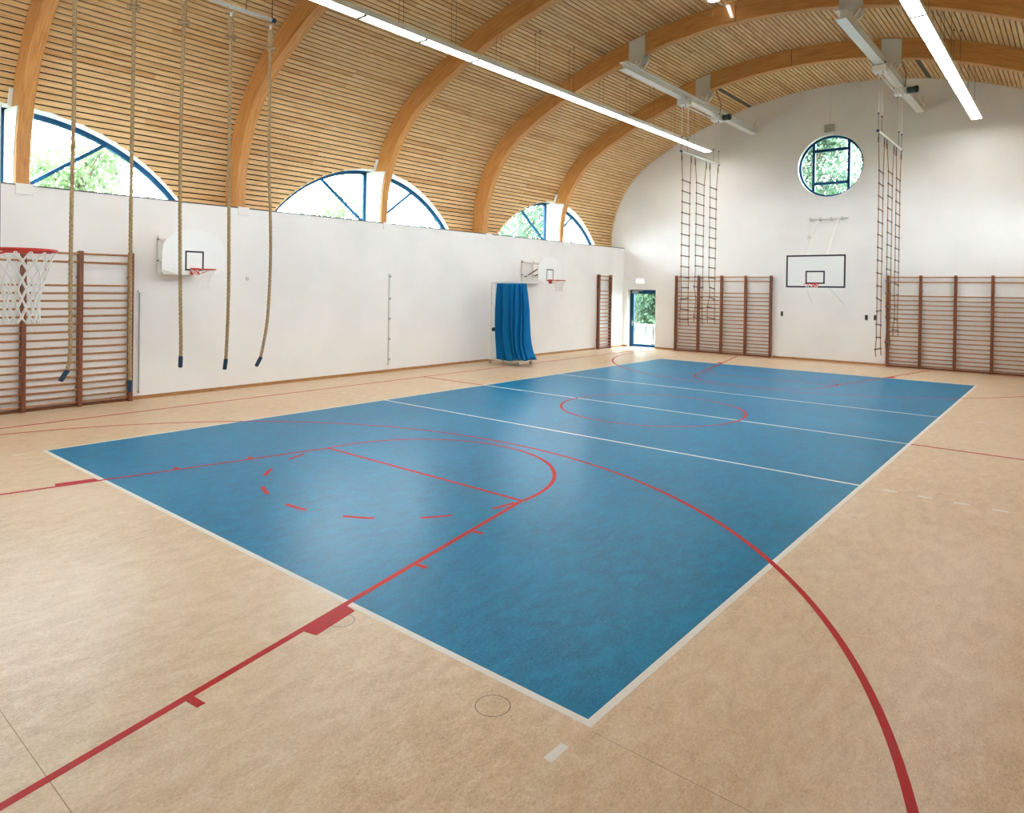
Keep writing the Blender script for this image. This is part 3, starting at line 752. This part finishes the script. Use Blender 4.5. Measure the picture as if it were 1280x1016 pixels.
rope_lab = ['climbing rope hanging farthest left, its blue end kinked over the wall bars', 'climbing rope hanging in front of the right post of the left wall bars',
            'climbing rope hanging in front of the fan shaped basketball board', 'climbing rope just right of the fan shaped basketball board', 'rightmost climbing rope, its end bent to the left']
rope_def = [(-0.225, 1.157, (-0.035, 0.0)), (0.425, 0.97, (0.0, 0)), (1.045, 1.228, (-0.005, 0)), (1.690, 1.15, (-0.02, 0)), (2.29, 1.141, (-0.085, 0))]
rx = 1.82
BS = (0.945, 0.8, 0.9, 0.7, 0.86)
for i, (y, zb, (bend, _)) in enumerate(rope_def):
    root = thing('climbing_rope', rope_lab[i], 'rope', (rx, y, zb), 'five climbing ropes')
    zt = 6.05; N_ = 240; pts = []
    for k in range(N_+1):
        t = k/N_; z = zt-(zt-zb-0.12)*t
        wv = 0.012*math.sin(3.1*t*2+i*1.3)+0.006*math.sin(9*t+i*2)
        yy = y+wv*t+bend*max(0, (t-BS[i])/(1-BS[i]))**2
        if i == 2: yy -= 0.02*math.sin(PI*t)
        if i == 4: yy += 0.035*max(0, math.sin((t-0.45)/0.5*PI)) if 0.45 < t < 0.95 else 0
        pts.append(Vector((rx+0.01*math.sin(5*t+i), yy, z)))
    mb = MB(); twisted(mb, pts, 0.024); mb.obj('cord', 'rope', root, True)
    d = (pts[-1]-pts[-4]).normalized()
    d = (d+Vector((0, bend*(14 if i == 0 else 5), -0.2))).normalized()
    e = pts[-1]; MB().tube([e-d*0.02, e, e+d*0.12, e+d*0.13], [0.026, 0.028, 0.027, 0.02], 12).obj('end_sleeve', 'bluecap', root)
    # whipping with knot at the top and the eye on the tube
    MB().tube([(rx, y, 6.05), (rx, y, 5.95), (rx, y, 5.80)], [0.036, 0.04, 0.032], 10).obj('whipping', 'rope', root)
    MB().tube([(rx+0.05*math.cos(a), y+0.055*math.sin(a), 5.77+0.02*math.sin(2*a)) for a in [2*PI*j/16 for j in range(16)]], 0.022, 8, closed=True).obj('knot', 'rope', root, True)
    MB().tube([(rx, y+0.042*math.cos(a), 6.165+0.06*math.sin(a)) for a in [2*PI*j/16 for j in range(16)]], 0.008, 6, closed=True).obj('eye_ring', 'steel', root)
    MB().tube([(rx, y, 6.11), (rx, y, 6.03)], 0.016, 8).obj('thimble', 'paint', root)

# ------------------------------------------------------------------ rope ladders
def ladder(x, ztop, y_top, y_run, z1, nr, pitch, seed, label):
    rnd = random.Random(seed)
    root = thing('rope_ladder', label, 'rope ladder', (x, sum(y_run)/2, z1-nr*pitch), 'rope ladders on the hoists')
    zs = [z1-k*pitch for k in range(nr)]
    sw = [0.0]*nr
    for k in range(nr):
        if k > nr-5: sw[k] = rnd.uniform(-0.03, 0.03)
    ra = [Vector((x+sw[k]*0.8, y_run[0]+sw[k], z+rnd.uniform(-0.02, 0.02)*(k > nr-6))) for k, z in enumerate(zs)]
    rb = [Vector((x-sw[k]*0.6, y_run[1]+sw[k]*0.7, z-0.015+rnd.uniform(-0.05, 0.03)*(k > nr-6))) for k, z in enumerate(zs)]
    tail = 0.18
    for top, run in ((y_top[0], ra), (y_top[1], rb)):
        pts = [Vector((x, top, ztop-0.13))]+run+[run[-1]+Vector((0.01, 0.01, -tail))]
        MB().tube(pts, 0.012, 6).obj('side_rope', 'twine', root)
        MB().tube([Vector((x, top, ztop-0.13)), Vector((x, top, ztop-0.27))], 0.019, 8).obj('splice', 'rung', root)
        MB().tube([(x, top+0.035*math.cos(a), ztop-0.085+0.05*math.sin(a)) for a in [2*PI*j/14 for j in range(14)]], 0.007, 6, closed=True).obj('ring', 'darkmetal', root)
        MB().tube([(x, top, ztop), (x, top, ztop-0.045)], 0.006, 6).obj('clip', 'darkmetal', root)
    for a, b in zip(ra, rb):
        d = (b-a).normalized()*0.04
        MB().tube([a-d, b+d], 0.016, 8).obj('rung', 'rung', root)
        for e in (a, b): MB().tube([e+Vector((0, 0, 0.022)), e-Vector((0, 0, 0.022))], 0.019, 6).obj('lashing', 'rung', root)
for gi, (x, zt_, tops, runs, z1s, nr, side) in enumerate([
    (1.82, 6.47, [(15.64, 16.28), (16.56, 17.37), (17.64, 18.27)], [(15.71, 16.22), (16.68, 17.23), (17.69, 18.17)], [5.63, 5.68, 5.66], 14, 'left of the round window'),
    (7.07, 6.37, [(15.73, 16.41), (16.70, 17.57), (17.86, 18.54)], [(15.86, 16.33), (16.93, 17.44), (17.95, 18.45)], [5.42, 5.55, 5.51], 15, 'right of the round window')]):
    for k in range(3):
        ladder(x, zt_, tops[k], runs[k], z1s[k], nr-(1 if (gi == 1 and k == 2) else 0), 0.3215, gi*10+k, ['leftmost', 'middle', 'rightmost'][k]+' rope ladder of the three hanging '+side)

# ------------------------------------------------------------------ basketball boards
def hoop_ring(root, c, R, out, zr, plate=True, net_rows=5, net_len=0.42, nstr=12, thick=0.011, cord=0.004):
    """c = centre of the ring; out = unit vector from board to ring"""
    ox, oy = out; sx_, sy_ = -oy, ox
    MB().tube([(c[0]+R*math.cos(a), c[1]+R*math.sin(a), zr) for a in [2*PI*j/36 for j in range(36)]], thick, 8, closed=True).obj('ring', 'hoopred', root, True)
    b = Vector((c[0]-ox*(R+0.13), c[1]-oy*(R+0.13), zr))
    sv = Vector((sx_, sy_, 0)); ov = Vector((ox, oy, 0)); up = Vector((0, 0, 1))
    p = [b-sv*0.09+up*0.03, b+sv*0.09+up*0.03, b+sv*0.09-up*0.11, b-sv*0.09-up*0.11]
    MB().prism(p, ov*0.012).obj('mounting_plate', 'hoopred', root)
    for q in (-1, 1):
        MB().tube([b+sv*q*0.07-up*0.10, Vector((c[0], c[1], zr-0.012))+sv*q*R*0.80-ov*R*0.55], 0.008, 6).obj('brace', 'hoopred', root)
        MB().tube([b+sv*q*0.07, Vector((c[0], c[1], zr))+sv*q*R*0.62-ov*R*0.78], 0.010, 6).obj('ring_arm', 'hoopred', root)
    mb = MB()
    def rad(t): return R*(1.0-0.62*t**0.75) if t < 0.72 else R*(1-0.62*0.72**0.75)*(1+0.08*(t-0.72))
    def P(j, k):
        t = k/net_rows; a = 2*PI*(j+(0.5 if k % 2 else 0))/nstr
        return Vector((c[0]+rad(t)*math.cos(a), c[1]+rad(t)*math.sin(a), zr-0.01-net_len*t))
    for j in range(nstr):
        for k in range(net_rows):
            a = P(j, k)
            b1 = P(j, k+1); b2 = P(j-1, k+1) if k % 2 == 0 else P(j+1, k+1)
            mb.tube([a, b1], cord, 5); mb.tube([a, b2], cord, 5)
        e = P(j, net_rows); f_ = P((j+1) % nstr, net_rows)
        mb.tube([e, (e+f_)/2-Vector((0, 0, 0.045)), f_], cord*1.2, 5)
    mb.obj('net', 'net', root)
def marking(root, pts_outer, off, w, normal, m='boardblack'):
    pass
def fan_board(yc, label, detail):
    xb = -2.55
    root = thing('basketball_board', label, 'basketball board', (xb, yc, 2.5), 'fan shaped basketball boards on the side wall')
    # fan outline
    pts = [(-0.62, 2.60), (-0.33, 2.50), (0.33, 2.50), (0.62, 2.60), (0.62, 2.95)]
    for k in range(1, 12):
        a = PI*k/12; pts.append((0.62*math.cos(a)*1.0, 2.97+0.43*math.sin(a)))
    pts.append((-0.62, 2.95))
    MB().prism([(xb, yc+y, z) for y, z in pts], (0.025, 0, 0)).obj('backboard', 'board', root)
    fr = MB(); x0, x1 = xb+0.025, xb+0.027; w = 0.032; a, b, z0, z1 = -0.185, 0.185, 2.585, 2.975
    fr.box((x0, yc+a, z1-w), (x1, yc+b, z1)).box((x0, yc+a, z0), (x1, yc+b, z0+w)).box((x0, yc+a, z0+w), (x1, yc+a+w, z1-w)).box((x0, yc+b-w, z0+w), (x1, yc+b, z1-w))
    fr.obj('target_square', 'boardblack', root)
    hoop_ring(root, (xb+0.025+0.012+0.13+0.225, yc), 0.225, (1, 0), 2.61, net_len=0.30)
    # wall frame and struts
    mb = MB()
    for q in (-1, 1):
        mb.tube([(XL+0.03, yc+q*0.29, 2.55), (XL+0.03, yc+q*0.29, 3.30)], 0.02, 8)
    mb.tube([(XL+0.03, yc-0.29, 3.22), (XL+0.03, yc+0.29, 3.22)], 0.018, 8); mb.tube([(XL+0.03, yc-0.29, 2.78), (XL+0.03, yc+0.29, 2.78)], 0.018, 8)
    mb.obj('wall_frame', 'paint', root)
    for q in (-1, 1):
        for z in (2.79, 3.22):
            MB().lathe([(0.022, 0), (0.022, 0.05), (0.01, 0.06)], (XL+0.002, yc+q*0.29, z), 10, 'x').obj('bolt', 'darkmetal', root)
            MB().tube([(XL+0.03, yc+q*0.29, z), (xb-0.02, yc+q*0.20, z-0.12)], 0.018, 8).obj('support_arm', 'paint', root)
        MB().tube([(XL+0.10, yc+q*0.22, 2.72), (xb-0.03, yc+q*0.20, 3.12)], 0.02, 8).obj('strut', 'strut' if detail else 'paint', root)
    mb = MB()
    for q in (-1, 1): mb.bbox((xb-0.03, yc+q*0.20-0.025, 2.58), (xb, yc+q*0.20+0.025, 3.2))
    mb.obj('back_frame', 'paint', root)
    MB().bbox((XL, yc-0.30, 2.50), (XL+0.25, yc+0.42, 2.56)).obj('lower_bracket', 'paint', root)
    return root
fan_board(3.25, 'white fan shaped basketball board behind the hanging ropes', False)
fan_board(15.0, 'white fan shaped basketball board right above the blue curtain', True)

def rect_board(yb_, out, label, z0=2.49, xc=4.45):
    """rectangular board hung from an end wall; out = +1 faces +y, -1 faces -y"""
    root = thing('basketball_board', label, 'basketball board', (xc, yb_, z0), 'rectangular basketball boards at the ends')
    z1 = z0+1.05; hw = 0.905
    MB().bbox((xc-hw, min(yb_, yb_-out*0.03), z0), (xc+hw, max(yb_, yb_-out*0.03), z1), 0.006).obj('backboard', 'board', root)
    def fr(a, b, c, d, w):
        y0_, y1_ = sorted((yb_+out*0.0005, yb_+out*0.003)); m = MB()
        m.box((a, y0_, d-w), (b, y1_, d)).box((a, y0_, c), (b, y1_, c+w)).box((a, y0_, c+w), (a+w, y1_, d-w)).box((b-w, y0_, c+w), (b, y1_, d-w)); return m
    fr(xc-hw, xc+hw, z0, z1, 0.05).obj('border_line', 'boardblack', root)
    fr(xc-0.295, xc+0.295, z0+0.12, z0+0.12+0.42, 0.045).obj('target_square', 'boardblack', root)
    hoop_ring(root, (xc, yb_+out*(0.003+0.13+0.225)), 0.225, (0, out), z0+0.115, net_len=0.32 if out < 0 else 0.52, cord=0.0035 if out < 0 else 0.0062, nstr=12 if out < 0 else 14, net_rows=5 if out < 0 else 7, thick=0.010 if out < 0 else 0.015)
    wall = YB if out < 0 else YF
    ys = wall+out*0.15
    zs = 4.82
    MB().tube([(xc-0.62, ys, zs), (xc+0.62, ys, zs)], 0.028, 10).obj('shaft', 'paintgrey', root)
    for q in (-0.58, -0.28, 0.08, 0.42): MB().bbox((xc+q-0.03, min(wall, ys), zs-0.05), (xc+q+0.03, max(wall, ys), zs+0.05)).obj('bearing', 'steel', root)
    for q in (-0.32, 0.32):
        MB().tube([(xc+q, ys, zs), (xc+q, yb_-out*0.05, z1-0.02)], 0.024, 8).obj('upper_arm', 'paint', root)
        MB().tube([(xc+q*1.6, wall+out*0.02, z0-0.55), (xc+q, yb_-out*0.05, z0+0.1)], 0.008, 6).obj('lower_stay', 'paintgrey', root)
        MB().bbox((xc+q-0.02, min(yb_-out*0.03, yb_-out*0.07), z0+0.03), (xc+q+0.02, max(yb_-out*0.03, yb_-out*0.07), z1-0.03)).obj('back_rail', 'paint', root)
    MB().tube([(xc-0.6, ys, zs-0.03), (xc-0.61, ys, 4.3)], 0.006, 6).obj('crank_cord', 'paintgrey', root)
    MB().lathe([(0.02, -0.03), (0.06, -0.02), (0.06, 0.02), (0.02, 0.03)], (xc-0.61, ys, 4.22), 12, 'y').obj('crank_wheel', 'paintgrey', root)
    return root
rect_board(19.85, -1, 'rectangular white basketball board with black border under the round window')
rect_board(-1.755, 1, 'basketball board with red hoop and white net at the left frame edge', z0=2.46, xc=4.5)

# ------------------------------------------------------------------ small wall fittings
r_ = thing('locking_rod', 'thin steel rod hanging beside the left wall bars', 'rod', (XL, 2.605, 0.126))
MB().tube([(XL+0.03, 2.605, 0.13), (XL+0.03, 2.605, 2.17)], 0.012, 8).obj('rod', 'steel', r_)
MB().bbox((XL, 2.58, 2.13), (XL+0.05, 2.69, 2.18)).obj('hook', 'paint', r_)
MB().bbox((XL, 2.59, 0.13), (XL+0.045, 2.62, 0.17)).obj('foot_clip', 'steel', r_)
r_ = thing('wall_rail', 'narrow vertical steel rail on the side wall under the middle arch', 'rail', (XL, 9.0, 0.19))
MB().bbox((XL, 8.975, 0.19), (XL+0.03, 9.025, 2.68)).obj('rail', 'paintgrey', r_)
for z in (0.35, 0.9, 1.45, 2.0, 2.6): MB().bbox((XL+0.03, 8.965, z-0.03), (XL+0.05, 9.035, z+0.03)).obj('clip', 'steel', r_)
tag(MB().lathe([(0.045, 0), (0.045, 0.02), (0.03, 0.035)], (XL, 4.90, 2.46), 16, 'x').obj('wall_button', 'paintgrey'), 'small pale round fitting on the side wall between two ropes', 'wall fitting')
for x, z, lab in ((2.92, 1.57, 'small grey switch plate left of the end wall board'), (5.63, 1.54, 'small grey socket plate right of the end wall board'), (5.89, 1.545, 'small grey socket plate beside the right rope ladders')):
    t = thing('switch_plate', lab, 'switch', (x, YB, z-0.09), 'switch plates on the end wall')
    MB().bbox((x-0.04, YB-0.02, z-0.085), (x+0.04, YB, z+0.085), 0.006).obj('plate', 'slot', t)
    MB().bbox((x-0.025, YB-0.028, z-0.04), (x+0.025, YB-0.02, z+0.04), 0.004).obj('rocker', 'darkmetal', t)
t = thing('detector_box', 'grey box on a cable above the round window', 'detector', (4.40, YB, 7.74))
MB().bbox((4.26, YB-0.14, 7.74), (4.54, YB, 8.0), 0.012).obj('box', 'midgrey', t)
MB().tube([(4.41, YB-0.02, 8.0), (4.41, YB-0.02, 9.33)], 0.012, 6).obj('cable', 'paint', t)
t = thing('beam_spotlight', 'small white lamp at the ridge joint of an arch beam', 'lamp', (4.36, 12.88, 8.95))
MB().prism([(4.268, 12.84, 9.27), (4.36, 12.84, 9.25), (4.445, 12.84, 8.95), (4.40, 12.84, 8.94)], (0, 0.06, 0)).obj('lamp_body', 'lampglow', t)
MB().lathe([(0.16, 0), (0.15, -0.04), (0.08, -0.06)], (4.14, 12.45, vault_z(4.14)-0.002), 20).obj('lamp_base', 'lampglow', t)
MB().tube([(4.14, 12.45, vault_z(4.14)-0.05), (4.25, 12.7, 9.24), (4.31, 12.86, 9.25)], 0.012, 6).obj('lamp_arm', 'paint', t)

# ------------------------------------------------------------------ trolley with blue curtain
ct = thing('curtain_trolley', 'white wheeled stand carrying the blue curtain', 'trolley', (-2.5, 12.95, 0))
cx0, cx1, cy0, cy1 = -3.10, -1.86, 12.62, 13.30
for y in (cy0, cy1-0.05): MB().bbox((cx0, y, 0.12), (cx1, y+0.05, 0.17)).obj('base_rail', 'paint', ct)
for x in (cx0, cx1-0.05, (cx0+cx1)/2): MB().bbox((x, cy0+0.05, 0.12), (x+0.05, cy1-0.05, 0.17)).obj('cross_rail', 'paint', ct)
MB().box((cx0+0.05, cy0+0.05, 0.15), (cx1-0.05, cy1-0.05, 0.165)).obj('base_plate', 'paintgrey', ct)
for x in (cx0+0.06, cx1-0.06):
    for y in (cy0+0.03, cy1-0.03):
        w = MB().lathe([(0.03, -0.016), (0.05, -0.012), (0.05, 0.012), (0.03, 0.016)], (x, y, 0.05), 16, 'y').obj('castor', 'steel', ct)
        MB().bbox((x-0.03, y-0.024, 0.06), (x+0.03, y-0.018, 0.12)).bbox((x-0.03, y+0.018, 0.06), (x+0.03, y+0.024, 0.12)).obj('fork', 'steel', w)
for q, y in enumerate((12.72, 12.90)): MB().bbox((-3.08, y-0.022, 0.17), (-3.035, y+0.022, 2.50)).obj('mast', 'paint', ct)
MB().bbox((-3.10, 12.78, 2.48), (-1.30, 12.83, 2.53)).obj('arm', 'paint', ct)
MB().bbox((-3.085, 12.70, 2.46), (-3.03, 12.92, 2.50)).obj('mast_head', 'paint', ct)
MB().tube([(-3.06, 12.81, 1.68), (-2.70, 12.81, 1.16)], 0.022, 8).obj('brace', 'paint', ct)
MB().bbox((-3.03, 12.76, 1.02), (-2.80, 12.86, 1.07)).obj('winch_bracket', 'steel', ct)
MB().lathe([(0.03, -0.06), (0.06, -0.05), (0.06, 0.05), (0.03, 0.06)], (-2.96, 12.74, 1.05), 12, 'y').obj('winch', 'darkmetal', ct)
for z in (2.15, 1.85): MB().lathe([(0.015, -0.02), (0.015, 0.0)], (-3.055, 12.70, z), 8, 'y').obj('bolt', 'steel', ct)
# the curtain: thick gathered cloth, closed outline with folds that bunch and trail on the base
def curtain():
    vs = []; fs = []; nu, nv = 220, 46
    for i in range(nv+1):
        t = i/nv
        z = 2.475-2.30*t
        cxm = -2.335+0.03*math.sin(2.2*t)+0.05*t; hwid = 0.47*(1+0.12*math.sin(PI*min(1, t*1.15))); dep = 0.17*(1+0.5*math.sin(PI*t*0.8))
        if t > 0.6: q = (t-0.6)/0.4; hwid *= 1+0.02*q-0.02*q; cxm += 0.16*q**2.2; hwid += 0.10*q**2.0; dep += 0.08*q*q
        for j in range(nu):
            a = 2*PI*j/nu
            sx_ = math.copysign(abs(math.cos(a))**0.6, math.cos(a)); sy_ = math.copysign(abs(math.sin(a))**0.6, math.sin(a))
            ph = 17*a+1.1*math.sin(2.4*t+2*math.sin(3*a))+0.8*math.sin(5*a)
            fold = 1.0-1.7*abs(math.cos(ph/2))**2.6+0.35*math.sin(5*a+2.0*t*math.sin(a*2)+1.0)+0.22*math.sin(27*a+3*t)
            amp = 0.040+0.026*t
            x = cxm+sx_*(hwid+fold*amp*0.6); y = 12.81+sy_*(dep*1.0+fold*amp*1.9)
            zz = z
            if t > 0.93: zz = z+0.03*math.sin(5*a+1)+(0.05*max(0, math.cos(a)))
            vs.append((x, y, zz))
    for i in range(nv):
        for j in range(nu): fs.append((i*nu+j, i*nu+(j+1) % nu, (i+1)*nu+(j+1) % nu, (i+1)*nu+j))
    fs += [tuple(range(nu-1, -1, -1)), tuple(range(nv*nu, (nv+1)*nu))]
    o = MB().add(vs, fs).obj('curtain', 'cloth', None, True)
    return tag(o, 'bright blue gathered curtain hanging on the wheeled stand', 'curtain')
curtain()
